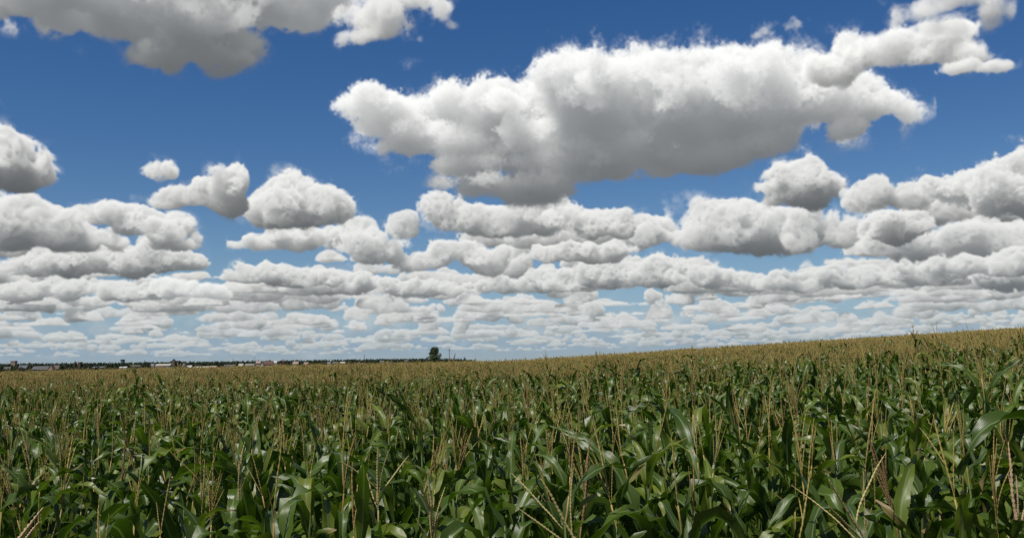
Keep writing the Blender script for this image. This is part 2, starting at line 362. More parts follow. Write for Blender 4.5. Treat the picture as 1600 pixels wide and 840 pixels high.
STALK = plain('corn_stalk', (0.075, 0.11, 0.03), 0.55, 0.3, 12.0)
PALE = plain('pale_tassel', (0.38, 0.32, 0.13), 0.7, 0.3, 60.0)
RUST = plain('rust_tassel', (0.17, 0.108, 0.045), 0.75, 0.4, 60.0, (0.12, 0.082, 0.032))
PINK = plain('pink_tassel', (0.44, 0.31, 0.18), 0.75, 0.3, 60.0)

# ================= ground =================
def terrain(x, y):
    r = np.hypot(x, y)
    near = x*(0.0256+0.0209*np.tanh(x/10.0))+0.0030*y+0.10*np.exp(-((y-25)/9.0)**2)-0.34*np.exp(-((y-56)/20.0)**2)
    t = np.clip((r-190)/260, 0, 1); t = t*t*(3-2*t)
    far = -2.2+0.0016*np.clip(x, -1500, 1500)
    return near*(1-t)+far*t
def tz(x, y): return float(terrain(np.float64(x), np.float64(y)))
def mesh_np(name, V, F, mats=(), midx=None, uv=None, smooth=True):
    me = bpy.data.meshes.new(name); me.from_pydata(V, [], F)
    for m in mats: me.materials.append(m)
    if midx is not None: me.polygons.foreach_set('material_index', np.asarray(midx, np.int32))
    me.polygons.foreach_set('use_smooth', np.full(len(F), smooth))
    if uv is not None:
        l = me.uv_layers.new(name='UVMap'); vi = np.empty(len(me.loops), np.int32); me.loops.foreach_get('vertex_index', vi)
        l.data.foreach_set('uv', np.asarray(uv, np.float32)[vi].ravel())
    me.update(); return me
def link(name, me, parent=None, mw=None, loc=None):
    o = bpy.data.objects.new(name, me); COL.objects.link(o)
    if parent is not None: o.parent = parent
    if mw is not None: o.matrix_local = mw
    if loc is not None: o.location = loc
    return o
def empty(name, loc, rz=0.0):
    o = bpy.data.objects.new(name, None); COL.objects.link(o); o.location = loc; o.rotation_euler = (0, 0, rz); o.empty_display_size = 0.2
    return o
def tag(o, label, cat, group=None):
    o['label'] = label; o['category'] = cat
    if group: o['group'] = group
    return o
rad = [0, 2, 4, 7, 11, 16, 22, 30, 40, 52, 66, 82, 100, 125, 150, 175, 195, 215, 240, 270, 310, 360, 420, 520, 700, 950, 1300, 1800, 2600, 4000, 7000, 14000, 30000]
na = 120; V = [(0, 0, tz(0, 0))]; F = []
for q in rad[1:]:
    for i in range(na):
        x, y = q*math.sin(2*math.pi*i/na), q*math.cos(2*math.pi*i/na); V.append((x, y, tz(x, y)))
for i in range(na): F.append((0, 1+(i+1) % na, 1+i))
for k in range(len(rad)-2):
    a, b = 1+k*na, 1+(k+1)*na
    for i in range(na): j = (i+1) % na; F.append((a+i, a+j, b+j, b+i))
m, t, o = new_mat('soil_and_meadow')
tco = N(t, 'ShaderNodeTexCoord'); nz = N(t, 'ShaderNodeTexNoise'); nz.inputs['Scale'].default_value = 3.0; nz.inputs['Detail'].default_value = 8; t.links.new(tco.outputs['Object'], nz.inputs['Vector'])
n2 = N(t, 'ShaderNodeTexNoise'); n2.inputs['Scale'].default_value = 0.008; n2.inputs['Detail'].default_value = 4; t.links.new(tco.outputs['Object'], n2.inputs['Vector'])
soil = mixc(t, nz.outputs[0], (0.055, 0.038, 0.025), (0.11, 0.078, 0.05))
mead = ramp(t, n2.outputs[0], [(0.35, (0.035, 0.065, 0.022)), (0.5, (0.07, 0.085, 0.03)), (0.65, (0.14, 0.12, 0.05))])
ln = N(t, 'ShaderNodeVectorMath', operation='LENGTH'); t.links.new(tco.outputs['Object'], ln.inputs[0])
fx = MATH(t, 'MULTIPLY_ADD', ln.outputs['Value'], 1/40, -190/40); fx.node.use_clamp = True
p = N(t, 'ShaderNodeBsdfPrincipled'); t.links.new(mixc(t, fx, soil, mead), p.inputs['Base Color']); p.inputs['Roughness'].default_value = 0.95
t.links.new(p.outputs[0], o.inputs[0])
g = link('ground', mesh_np('ground', V, F, [m])); g['kind'] = 'structure'; g['label'] = 'dark soil under the corn and the flat plain beyond it'

# ================= corn =================
rng = random.Random(5)
def leaf_data(L, W, a0, a1, bend=0.35, soft=0.25, twist=0.0, sway=0.0, rr=rng, n=14):
    """blade as a strip of 4 quads across; rises from the stalk along +x, bends over and hangs"""
    V, UV = [], []
    x = z = y = 0.0; ph = rr.uniform(0, 6.28); wv = rr.uniform(0.010, 0.030); nf = rr.uniform(2.0, 4.5)
    fold0 = rr.uniform(0.15, 0.45); wob = rr.uniform(-0.16, 0.16); wf = rr.uniform(4, 9)
    for i in range(n+1):
        s = i/n
        t = min(1, max(0, (s-bend+soft)/(2*soft))); t = t*t*(3-2*t)
        ang = max(0.05, min(R(178), a0+(a1-a0)*(0.85*t+0.15*s)+wob*math.sin(wf*s+ph)*s))
        dz, dx = math.cos(ang), math.sin(ang)
        w = W*(0.50+0.50*min(1, s/0.25))*max(0.02, 1-max(0, (s-0.35)/0.65)**1.7)*0.5*(1+0.05*math.sin(ph*3+s*23))
        tw = twist*s**1.5
        nrm = Vector((-dz, 0, dx)); sid = Vector((0, 1, 0))
        a = sid*math.cos(tw)+nrm*math.sin(tw); b = nrm*math.cos(tw)-sid*math.sin(tw)
        fold = fold0*(1-0.5*s)
        for j, q in enumerate((-1, -0.5, 0, 0.5, 1)):
            lift = abs(q)*w*fold*2+wv*(abs(q)**2)*math.sin(ph+nf*6.28*s+(1.9 if q > 0 else 0))*min(1, s*4)
            pnt = Vector((x, y, z))+a*(q*w)+b*lift
            V.append(tuple(pnt)); UV.append((0.5+q*0.5, s))
        st = L/n
        x += dx*st; z += dz*st; y += sway*s*st
    F = [(5*i+j, 5*i+j+1, 5*i+5+j+1, 5*i+5+j) for i in range(n) for j in range(4)]
    return V, F, UV
def tube(path, radii, sides, V, F, UV=None):
    b0 = len(V); n = len(path)
    for i, pnt in enumerate(path):
        tg = (path[min(n-1, i+1)]-path[max(0, i-1)]).normalized()
        a = tg.cross(Vector((0.31, 0.95, 0.05))).normalized(); b = tg.cross(a)
        for k in range(sides):
            q = 2*math.pi*k/sides+(0.5 if i % 2 else 0)
            V.append(tuple(pnt+(a*math.cos(q)+b*math.sin(q))*radii[i]))
            if UV is not None: UV.append((0.25, 0.3))
    for i in range(n-1):
        for k in range(sides): F.append((b0+i*sides+k, b0+i*sides+(k+1) % sides, b0+(i+1)*sides+(k+1) % sides, b0+(i+1)*sides+k))
    F.append(tuple(b0+(n-1)*sides+k for k in range(sides)))
def rod(p0, d, L, r, droop, V, F, rr=rng, n=15, sides=4, bead=0.75, side=0.0):
    path, rd = [], []; p, d = Vector(p0), Vector(d).normalized(); lat = d.cross(Vector((0, 0, 1)))
    if lat.length < 1e-3: lat = Vector((1, 0, 0))
    lat.normalize()
    for i in range(n+1):
        s = i/n; path.append(p.copy())
        bare = 0.45 if s < 0.12 else 1.0
        rd.append(r*bare*(1-0.75*max(0, (s-0.72)/0.28)**1.5)*(1+bead*(0.55 if i % 2 else -0.45)*rr.uniform(0.5, 1.3)))
        d = (d+Vector((0, 0, -1))*droop/n+lat*side/n+Vector((rr.gauss(0, .02), rr.gauss(0, .02), 0))).normalized(); p = p+d*(L/n)
    tube(path, rd, sides, V, F)
def tassel_data(spread, nb, spike, rr=rng, r=0.0036, blen=(0.13, 0.25), n=26, lean=None, droop=0.15):
    V, F = [], []
    ln = lean or (rr.gauss(0, 0.10), rr.gauss(0, 0.10))
    tube([Vector((0, 0, 0)), Vector((ln[0]*0.04, ln[1]*0.04, 0.06)), Vector((ln[0]*0.10, ln[1]*0.10, 0.12))], [0.0045, 0.0042, 0.0040], 4, V, F)
    d = Vector((ln[0], ln[1], 1)).normalized()
    rod(Vector((ln[0]*0.10, ln[1]*0.10, 0.12)), d, spike, r*1.25, droop*0.5, V, F, rr, n)
    ph = rr.uniform(0, 6.28)
    for i in range(nb):
        h = 0.12+0.10*(i/max(1, nb-1)); q = ph+i*2.4+rr.uniform(-.4, .4); a = spread*rr.uniform(0.5, 1.35)
        v = Vector((math.cos(q)*math.sin(a), math.sin(q)*math.sin(a), math.cos(a)))+Vector((ln[0], ln[1], 0))
        rod((ln[0]*h, ln[1]*h, h), v, rr.uniform(*blen), r*rr.uniform(0.75, 1.0), droop*rr.uniform(-0.2, 2.2), V, F, rr, n, side=rr.gauss(0, 0.15))
    return V, F
LEAVES, FLAGS, STALKS, TASSELS, TAS_NB = [], [], [], [], []
for i in range(34):
    u_ = rng.random()
    if u_ < 0.58:   a1, bend, soft = rng.uniform(150, 178), rng.uniform(0.22, 0.48), rng.uniform(0.06, 0.20)      # folds over and hangs
    elif u_ < 0.93: a1, bend, soft = rng.uniform(120, 165), rng.uniform(0.35, 0.60), rng.uniform(0.25, 0.45)      # wide arch
    else:           a1, bend, soft = rng.uniform(45, 85), rng.uniform(0.55, 0.80), 0.3                             # still upright
    LEAVES.append(leaf_data(rng.uniform(0.60, 0.88), rng.uniform(0.060, 0.098), R(rng.uniform(12, 36)), R(a1), bend, soft, rng.uniform(-1.7, 1.7), rng.uniform(-.3, .3)))
for i in range(14):
    a1, bend, soft = (rng.uniform(140, 176), rng.uniform(0.3, 0.6), rng.uniform(0.06, 0.2)) if rng.random() < 0.5 else (rng.uniform(60, 120), 0.5, 0.4)
    FLAGS.append(leaf_data(rng.uniform(0.34, 0.56), rng.uniform(0.050, 0.076), R(rng.uniform(10, 30)), R(a1), bend, soft, rng.uniform(-1.5, 1.5), rng.uniform(-.2, .2), n=10))
def stalk_data():
    V, F = [], []; bx, by = rng.gauss(0, .035), rng.gauss(0, .035); path, rd = [], []
    for i in range(15):
        s = i/14; path.append(Vector((bx*s*s, by*s*s, 2.0*s))); rd.append((0.0135-0.0085*s)*(1.18 if i % 2 else 0.95))
    tube(path, rd, 6, V, F); return V, F, (bx, by)
for i in range(5): STALKS.append(stalk_data())
for i in range(24):
    sp = R(rng.choice((6, 8, 10, 12, 15, 20, 34)))
    nb_ = (0, 1, 1, 2, 2, 3, 4, 5, 6, 8)[i % 10]; TAS_NB.append(nb_)
    TASSELS.append(tassel_data(sp, nb_, rng.uniform(0.24, 0.38), r=rng.uniform(0.0023, 0.0032), droop=rng.uniform(0.05, 0.5)))
leaf_me = [mesh_np('leaf', V, F, [LEAF], uv=U) for V, F, U in LEAVES]
flag_me = [mesh_np('leaf', V, F, [LEAF], uv=U) for V, F, U in FLAGS]
stalk_me = [mesh_np('stalk', V, F, [STALK]) for V, F, _ in STALKS]
tas_me = [mesh_np('tassel', V, F, [TASSEL]) for V, F in TASSELS]
def recipe(rr, nl=12):
    """which leaf, where on the stalk, at which turn"""
    si = rr.randrange(len(STALKS)); bx, by = STALKS[si][2]; out = []; a = rr.uniform(0, 6.28)
    for k in range(nl):
        h = 0.55+(1.97-0.55)*(k/(nl-1))**0.92; s = h/2.0
        q = a+math.pi*k+rr.gauss(0, 0.38)
        flag = k >= nl-2
        sc = rr.uniform(0.85, 1.12)
        mw = Matrix.Translation((bx*s*s, by*s*s, h)) @ Euler((rr.gauss(0, .10), rr.gauss(0, .12), q)).to_matrix().to_4x4() @ Matrix.Scale(sc, 4)
        out.append((flag, rr.randrange(len(FLAGS)) if flag else rr.randrange(len(LEAVES)), mw))
    tw = Matrix.Translation((bx, by, 1.99)) @ Euler((rr.gauss(0, .09), rr.gauss(0, .09), rr.uniform(0, 6.28))).to_matrix().to_4x4() @ Matrix.Scale(rr.uniform(0.85, 1.1), 4)
    return si, out, rr.randrange(len(TASSELS)), tw
def joined(rec_list, leaves=None, tassels=None, simple=False, bare=False):
    """several plants as ONE mesh (for the mass of the field)"""
    V, F, U, M = [], [], [], []
    def add(v, f, u, mw, mi):
        b = len(V)
        for p_ in v: V.append(tuple(mw @ Vector(p_)))
        F.extend(tuple(b+i for i in q) for q in f); U.extend(u if u else [(0.25, 0.3)]*len(v)); M.extend([mi]*len(f))
    for base, (si, lv, ti_, tw) in rec_list:
        if not simple:
            v, f, _ = STALKS[si]; add(v, f, None, base, 1)
        for flag, li, mw in lv:
            v, f, u = (FLAGS if flag else LEAVES)[li] if leaves is None else leaves[(li+(3 if flag else 0)) % len(leaves)]
            add(v, f, u, base @ mw @ (Matrix.Scale(0.62, 4) if (leaves is not None and flag) else Matrix.Identity(4)), 0)
        if bare: continue
        v, f = (tassels or TASSELS)[ti_ % len(tassels or TASSELS)]; add(v, f, None, base @ tw, 2)
    return mesh_np('corn_plant', V, F, [LEAF, STALK, TASSEL], M, U)
SOURCES = bpy.data.collections.new('corn_sources')          # sources of the mass of the field; not linked to the scene
near_src, far_src = [], []
# beyond the first crest nearly every plant is in full tassel; nearer ones are patchier
FULL_TAS = [tassel_data(R(rng.choice((8, 12, 16, 24, 36))), rng.randint(6, 11), rng.uniform(0.27, 0.38), r=rng.uniform(0.0040, 0.0052), n=9, droop=rng.uniform(0.05, 0.4)) for _ in range(14)]
for i in range(10): near_src.append(joined([(Matrix.Identity(4), recipe(rng))], bare=i in (2, 5, 8)))
for i in range(14): near_src.append(joined([(Matrix.Identity(4), recipe(rng))], tassels=FULL_TAS))
lite_leaves = [leaf_data(rng.uniform(0.6, 0.85), rng.uniform(0.07, 0.10), R(rng.uniform(14, 34)), R(rng.uniform(120, 172)), rng.uniform(0.3, 0.6), 0.2, rng.uniform(-1.4, 1.4), 0, n=6) for _ in range(10)]
lite_tas = []
for i in range(8): lite_tas.append(tassel_data(R(rng.choice((9, 14, 20, 34))), 8, 0.34, rng, r=0.0080, n=3, droop=0.2))
PATCH = 1.6
for i in range(6):
    lst = []
    for k in range(15):
        b = Matrix.Translation((rng.uniform(-.5, .5)*PATCH, rng.uniform(-.5, .5)*PATCH, rng.gauss(0, 0.07))) @ Euler((0, 0, rng.uniform(0, 6.28))).to_matrix().to_4x4() @ Matrix.Scale(rng.uniform(0.9, 1.08), 4)
        si, lv, ti_, tw = recipe(rng, 6); lst.append((b, (si, lv[:-1], ti_, tw)))
    far_src.append(joined(lst, lite_leaves, lite_tas, simple=True))
def spots(r0, r1, ang, dens, rr):
    out = []; row = 0.72; st = 1/(dens*row); c, s = math.cos(R(12)), math.sin(R(12))
    n = int(r1/row)+2; k = int(r1/st)+2
    for i in range(-n, n):
        for j in range(-k, k):
            x0, y0 = (j+rr.gauss(0, 0.30))*st, (i+rr.gauss(0, 0.17))*row
            x, y = x0*c-y0*s, x0*s+y0*c
            q = math.hypot(x, y)
            if y > 0 and r0 < q < r1 and abs(math.atan2(x, y)) < ang: out.append((q, x, y))
    out.sort(); return out
DENS = 7.6
rs = random.Random(3)
half = math.atan(800/FPX)
pts = spots(3.8, 80, R(42), DENS, rs)
def in_view(x, y): return abs(math.atan2(x, y)) < half+R(1.6)+0.35/max(1.0, math.hypot(x, y))
# ---- plants one can point at: built where the photograph shows their tassel tip ----
def foot(px, py, top):
    """the point of the field under a tassel tip of height top seen at a photo pixel"""
    dx_, dy_, dz_ = pix_dir(px, py); k = 1.0
    if dz_ > 0: return dx_*27/dy_, 27.0
    for _ in range(60):
        k += 0.35*(( CAMZ-top-tz(dx_*k, dy_*k))/max(0.01, -dz_)-k)
    return dx_*k, dy_*k
rsp = random.Random(21)
SPECIAL = [  # px, py of the tip, tip height, material, tassel, label
  (32, 792, 2.30, PINK, dict(spread=R(10), nb=2, spike=0.40, r=0.0058, lean=(0.75, 0.1), droop=0.2), 'corn plant with a thick pinkish tassel leaning right at the bottom left corner'),
  (62, 655, 2.44, PALE, dict(spread=R(13), nb=3, spike=0.36, r=0.0043), 'corn plant with one pale straw tassel spike taller and brighter than those round it'),
  (180, 682, 2.40, RUST, dict(spread=R(7), nb=3, spike=0.40, r=0.0055), 'corn plant with one thick rust red upright tassel spike among left rows'),
  (364, 690, 2.40, PALE, dict(spread=R(8), nb=8, spike=0.36, r=0.0043), 'corn plant with a dense upright bundle of cream tassel branches'),
  (500, 628, 2.44, RUST, dict(spread=R(8), nb=4, spike=0.40, r=0.0048), 'corn plant with a narrow brown red tassel left of the middle of the field'),
  (590, 702, 2.36, PALE, dict(spread=R(40), nb=4, spike=0.30, r=0.0042, blen=(0.26, 0.36)), 'corn plant whose straw tassel branches spread in a wide open V'),
  (668, 730, 2.34, PALE, dict(spread=R(14), nb=7, spike=0.36, r=0.0043), 'corn plant with a yellow tassel beside drooping beaded branches in the centre foreground'),
  (912, 684, 2.38, RUST, dict(spread=R(5), nb=2, spike=0.46, r=0.0058), 'corn plant with a tall dark red brown single spike right of centre'),
  (866, 757, 2.30, PALE, dict(spread=R(38), nb=3, spike=0.34, r=0.0042, lean=(-0.7, 0.0), blen=(0.26, 0.34)), 'corn plant with long pale tassel branches lying over to the left'),
  (1322, 748, 2.28, PALE, dict(spread=R(50), nb=3, spike=0.36, r=0.0042, lean=(-0.6, -0.1), blen=(0.30, 0.42), droop=0.1), 'corn plant with one long pale bent tassel branch slanting across leaves'),
  (1398, 678, 2.40, RUST, dict(spread=R(7), nb=8, spike=0.34, r=0.0043), 'corn plant with a brown brush of close upright tassel branches at right'),
  (1578, 690, 2.38, PINK, dict(spread=R(8), nb=3, spike=0.40, r=0.0046), 'corn plant with a pinkish white beaded spike near the right edge'),
  (704, 549, 2.98, RUST, dict(spread=R(5), nb=3, spike=0.42, r=0.010), 'tallest corn plant, its dark tassel sticking up beside the lone tree'),
]
plants = []
def build_plant(x, y, rz, sc, rr, label, group, special=None, tilt=(0, 0)):
    si, lv, ti_, tw = recipe(rr)
    root = empty('corn_plant', (x, y, tz(x, y)-0.01), rz); root.rotation_euler = (tilt[0], tilt[1], rz); root.scale = (sc, sc, sc)
    bald = not special and rr.random() < 0.20
    tag(root, label or look(None if bald else TAS_NB[ti_]), 'corn plant', group)
    link('stalk', stalk_me[si], root)
    for flag, li, mw in lv: link('leaf', (flag_me if flag else leaf_me)[li], root, mw)
    if special:
        mat, kw = special; V_, F_ = tassel_data(rr=rr, n=40, **kw)
        bx, by = STALKS[si][2]
        link('tassel', mesh_np('tassel', V_, F_, [mat]), root, Matrix.Translation((bx, by, 1.99)) @ Matrix.Rotation(-rz, 4, 'Z'))
    elif not bald: link('tassel', tas_me[ti_], root, tw)
    return root
taken = []
for (px, py, top, mat, kw, label) in SPECIAL:
    x, y = foot(px, py, top); x -= kw.get('lean', (0, 0))[0]*kw['spike']*0.85; taken.append((x, y))
    tip = 1.99+0.12+kw['spike']*(0.97 if 'lean' not in kw else 0.78)
    build_plant(x, y, rsp.uniform(0, 6.28), top/tip, rsp, label, 'corn plants in the near rows', (mat, kw))
def look(nb):
    if nb is None: return 'near corn plant of arching green leaves, its top bare of any tassel'
    if nb < 2: return 'near corn plant with a single thin straw spike for a tassel'
    if nb < 5: return 'near corn plant with a sparse tassel of a few thin branches'
    return 'near corn plant with a bushy tassel of many thin branches'
count = len(SPECIAL); mass = []
for q, x, y in pts:
    if any((x-a)**2+(y-b)**2 < 0.02 for a, b in taken): continue
    if count < 300 and in_view(x, y):
        build_plant(x, y, rs.uniform(0, 6.28), rs.gauss(1.0, 0.045), rs, None, 'corn plants in the near rows', None, (rs.gauss(0, .05), rs.gauss(0, .05))); count += 1
    else: mass.append((x, y))
print('individual corn plants', count, 'mass', len(mass))
# ---- the rest of the field: one object, instanced ----
P, ROT, SCL, IDX = [], [], [], []
for x, y in mass:
    P.append((x, y, tz(x, y)-0.01)); ROT.append((rs.gauss(0, .05), rs.gauss(0, .05), rs.uniform(0, 6.28))); SCL.append(max(0.85, rs.gauss(1.0, 0.055))+(0.12 if rs.random() < 0.015 else 0)); IDX.append(rs.randrange(10) if math.hypot(x, y)+rs.gauss(0, 3.0) < 26 else 10+rs.randrange(14))
EDGE = 185.0
for k in range(640):
    q, a = rs.uniform(26, 150), R(rs.uniform(-12, 40)); x, y = q*math.sin(a), q*math.cos(a)
    P.append((x, y, tz(x, y))); ROT.append((rs.gauss(0, .04), rs.gauss(0, .04), rs.uniform(0, 6.28))); SCL.append(rs.uniform(1.06, 1.22)); IDX.append(10+rs.randrange(14))
n = int(EDGE/PATCH)+2
for i in range(-n, n):
    for j in range(0, n):
        x, y = (i+rs.uniform(-.2, .2))*PATCH, (j+rs.uniform(-.2, .2))*PATCH; q = math.hypot(x, y)
        if 79.4 < q < EDGE and abs(math.atan2(x, y)) < R(42):
            P.append((x, y, tz(x, y)-0.02+rs.gauss(0, 0.05))); ROT.append((0, 0, rs.uniform(0, 6.28))); SCL.append(rs.gauss(1.0, 0.05)); IDX.append(len(near_src)+rs.randrange(len(far_src)))
me = bpy.data.meshes.new('corn_field'); me.from_pydata(P, [], [])
for nm, ty, dat in (('rot', 'FLOAT_VECTOR', np.array(ROT, np.float32)), ('scl', 'FLOAT', np.array(SCL, np.float32)), ('idx', 'INT', np.array(IDX, np.int32))):
    a = me.attributes.new(nm, ty, 'POINT'); a.data.foreach_set('vector' if ty == 'FLOAT_VECTOR' else 'value', dat.ravel())
for k, s_ in enumerate(near_src+far_src):
    o_ = bpy.data.objects.new('corn_source_%03d' % k, s_); SOURCES.objects.link(o_)
gn = bpy.data.node_groups.new('corn_field', 'GeometryNodeTree')
gn.interface.new_socket('Geometry', in_out='INPUT', socket_type='NodeSocketGeometry'); gn.interface.new_socket('Geometry', in_out='OUTPUT', socket_type='NodeSocketGeometry')
gi, go = gn.nodes.new('NodeGroupInput'), gn.nodes.new('NodeGroupOutput')
ci = gn.nodes.new('GeometryNodeCollectionInfo'); ci.inputs['Collection'].default_value = SOURCES; ci.inputs['Separate Children'].default_value = True; ci.inputs['Reset Children'].default_value = True
ip = gn.nodes.new('GeometryNodeInstanceOnPoints'); ip.inputs['Pick Instance'].default_value = True
def attr(nm, ty):
    a = gn.nodes.new('GeometryNodeInputNamedAttribute'); a.data_type = ty; a.inputs['Name'].default_value = nm; return a.outputs['Attribute']
er = gn.nodes.new('FunctionNodeEulerToRotation'); gn.links.new(attr('rot', 'FLOAT_VECTOR'), er.inputs[0])
gn.links.new(gi.outputs[0], ip.inputs['Points']); gn.links.new(ci.outputs[0], ip.inputs['Instance']); gn.links.new(attr('idx', 'INT'), ip.inputs['Instance Index'])
gn.links.new(er.outputs[0], ip.inputs['Rotation']); gn.links.new(attr('scl', 'FLOAT'), ip.inputs['Scale']); gn.links.new(ip.outputs[0], go.inputs[0])
cf = link('corn_field', me); md = cf.modifiers.new('plants', 'NODES'); md.node_group = gn
cf['kind'] = 'stuff'; cf['category'] = 'corn field'; cf['label'] = 'wide corn field with brown tassels rising gently to the ridge on the right'
# ================= the town, the trees and the poles on the far side =================
def at(px, py, dist):
    """point seen at a photo pixel, dist metres ahead"""
    d_ = pix_dir(px, py); k = dist/d_[1]; return Vector((d_[0]*k, dist, CAMZ+d_[2]*k))
def mm(px_, dist): return px_/FPX*dist                      # photo pixels to metres at a distance
def foliage_material(name, c0, c1):
    m, t, o = new_mat(name)
    isl = N(t, 'ShaderNodeNewGeometry').outputs['Random Per Island']; rnd = N(t, 'ShaderNodeObjectInfo').outputs['Random']
    c = mixc(t, MATH(t, 'FRACT', MATH(t, 'ADD', isl, rnd)), c0, c1)
    p = N(t, 'ShaderNodeBsdfPrincipled'); t.links.new(c, p.inputs['Base Color']); p.inputs['Roughness'].default_value = 0.75
    t.links.new(p.outputs[0], o.inputs[0]); return m
FOL = foliage_material('tree_foliage', (0.016, 0.030, 0.014), (0.036, 0.056, 0.020))
FOL2 = foliage_material('grey_green_foliage', (0.045, 0.064, 0.028), (0.095, 0.118, 0.048))
BARK = plain('bark', (0.10, 0.075, 0.055), 0.9, 0.3, 4.0)
def crown_data(lumps, n, leaf, rr):
    """many small leaf clumps spread through the volume of several lumps"""
    V, F = [], []
    tot = sum(a*b*c for (_, _, _, a, b, c) in lumps)
    for (cx, cy, cz, a, b, c) in lumps:
        for _ in range(max(12, int(n*a*b*c/tot))):
            while True:
                q = Vector((rr.uniform(-1, 1), rr.uniform(-1, 1), rr.uniform(-1, 1)))
                if 0.1 < q.length < 1 and rr.random() < q.length**1.2: break
            q *= 1+rr.gauss(0, 0.10)
            p_ = Vector((cx+q.x*a, cy+q.y*b, cz+q.z*c)); s = leaf*rr.uniform(0.5, 1.4)
            e = Euler((rr.uniform(0, 6.28), rr.uniform(0, 6.28), rr.uniform(0, 6.28))).to_matrix(); b0 = len(V)
            for k in range(5):
                w = 2*math.pi*k/5; V.append(tuple(p_+e @ Vector((math.cos(w)*s, math.sin(w)*s*0.7, 0.25*s*(k % 2)))))
            F.append((b0, b0+1, b0+2, b0+3, b0+4))
    return V, F
def trunk_data(h, r, limbs, rr):
    V, F = [], []
    tube([Vector((0, 0, 0)), Vector((0.02*h, 0, 0.35*h)), Vector((0, 0.02*h, 0.7*h)), Vector((0.01*h, 0, h))], [r*1.25, r, r*0.75, r*0.4], 7, V, F)
    for (z, dx_, dy_, dz_) in limbs: tube([Vector((0, 0, z)), Vector((dx_*0.55, dy_*0.55, z+dz_*0.45)), Vector((dx_, dy_, z+dz_))], [r*0.5, r*0.35, r*0.15], 5, V, F)
    return V, F
rt = random.Random(17)
TREE_KINDS = []
for kind in range(6):
    # unit trees, one metre tall, about 0.9 wide
    lumps = [(0, 0, 0.62, 0.34, 0.34, 0.34)]
    for _ in range(rt.randint(3, 6)): lumps.append((rt.uniform(-.28, .28), rt.uniform(-.28, .28), rt.uniform(0.36, 0.78), rt.uniform(.16, .26), rt.uniform(.16, .26), rt.uniform(.13, .22)))
    Vc, Fc = crown_data(lumps, 420, 0.055, rt); Vt, Ft = trunk_data(0.7, 0.035, [(0.35, 0.2, 0.1, 0.25), (0.4, -0.2, 0.05, 0.22)], rt)
    TREE_KINDS.append(((Vc, Fc), mesh_np('crown', Vc, Fc, [FOL], smooth=False), mesh_np('trunk', Vt, Ft, [BARK])))
def far_tree(px, ytop, wpx, dist, label, kind, mat=None, group='single trees along the edge of the town'):
    top = at(px, ytop, dist); z0 = tz(top.x, top.y); h = top.z-z0
    t_ = empty('tree', (top.x, top.y, z0-0.1), rt.uniform(0, 6.28)); t_.scale = (mm(wpx, dist)/0.9, mm(wpx, dist)/0.9, h/0.97)
    tag(t_, label, 'tree', group)
    cm = TREE_KINDS[kind][1]
    if mat: cm = cm.copy(); cm.materials[0] = mat
    link('trunk', TREE_KINDS[kind][2], t_); link('crown', cm, t_)
    return t_
# ---- houses, sheds and larger buildings (photo pixels: left, right, eaves y, roof top y) ----
WALLS = {n: plain(n+'_wall', c, 0.85, 0.12, 0.6) for n, c in dict(white=(0.38, 0.37, 0.355), cream=(0.30, 0.28, 0.24), grey=(0.085, 0.087, 0.09), pink=(0.27, 0.20, 0.175), red=(0.10, 0.055, 0.045), brown=(0.11, 0.09, 0.075), dark=(0.035, 0.036, 0.042), bluish=(0.10, 0.11, 0.13)).items()}
GLASS = plain('window_glass', (0.03, 0.035, 0.04), 0.15, 0.1, 1.0, None, 0.5)
DOOR = plain('door_wood', (0.09, 0.06, 0.045), 0.7, 0.2, 2.0)
def box(V, F, x0, x1, y0, y1, z0, z1):
    b = len(V); V += [(x0, y0, z0), (x1, y0, z0), (x1, y1, z0), (x0, y1, z0), (x0, y0, z1), (x1, y0, z1), (x1, y1, z1), (x0, y1, z1)]
    F += [tuple(b+i for i in q) for q in ((0, 3, 2, 1), (4, 5, 6, 7), (0, 1, 5, 4), (1, 2, 6, 5), (2, 3, 7, 6), (3, 0, 4, 7))]
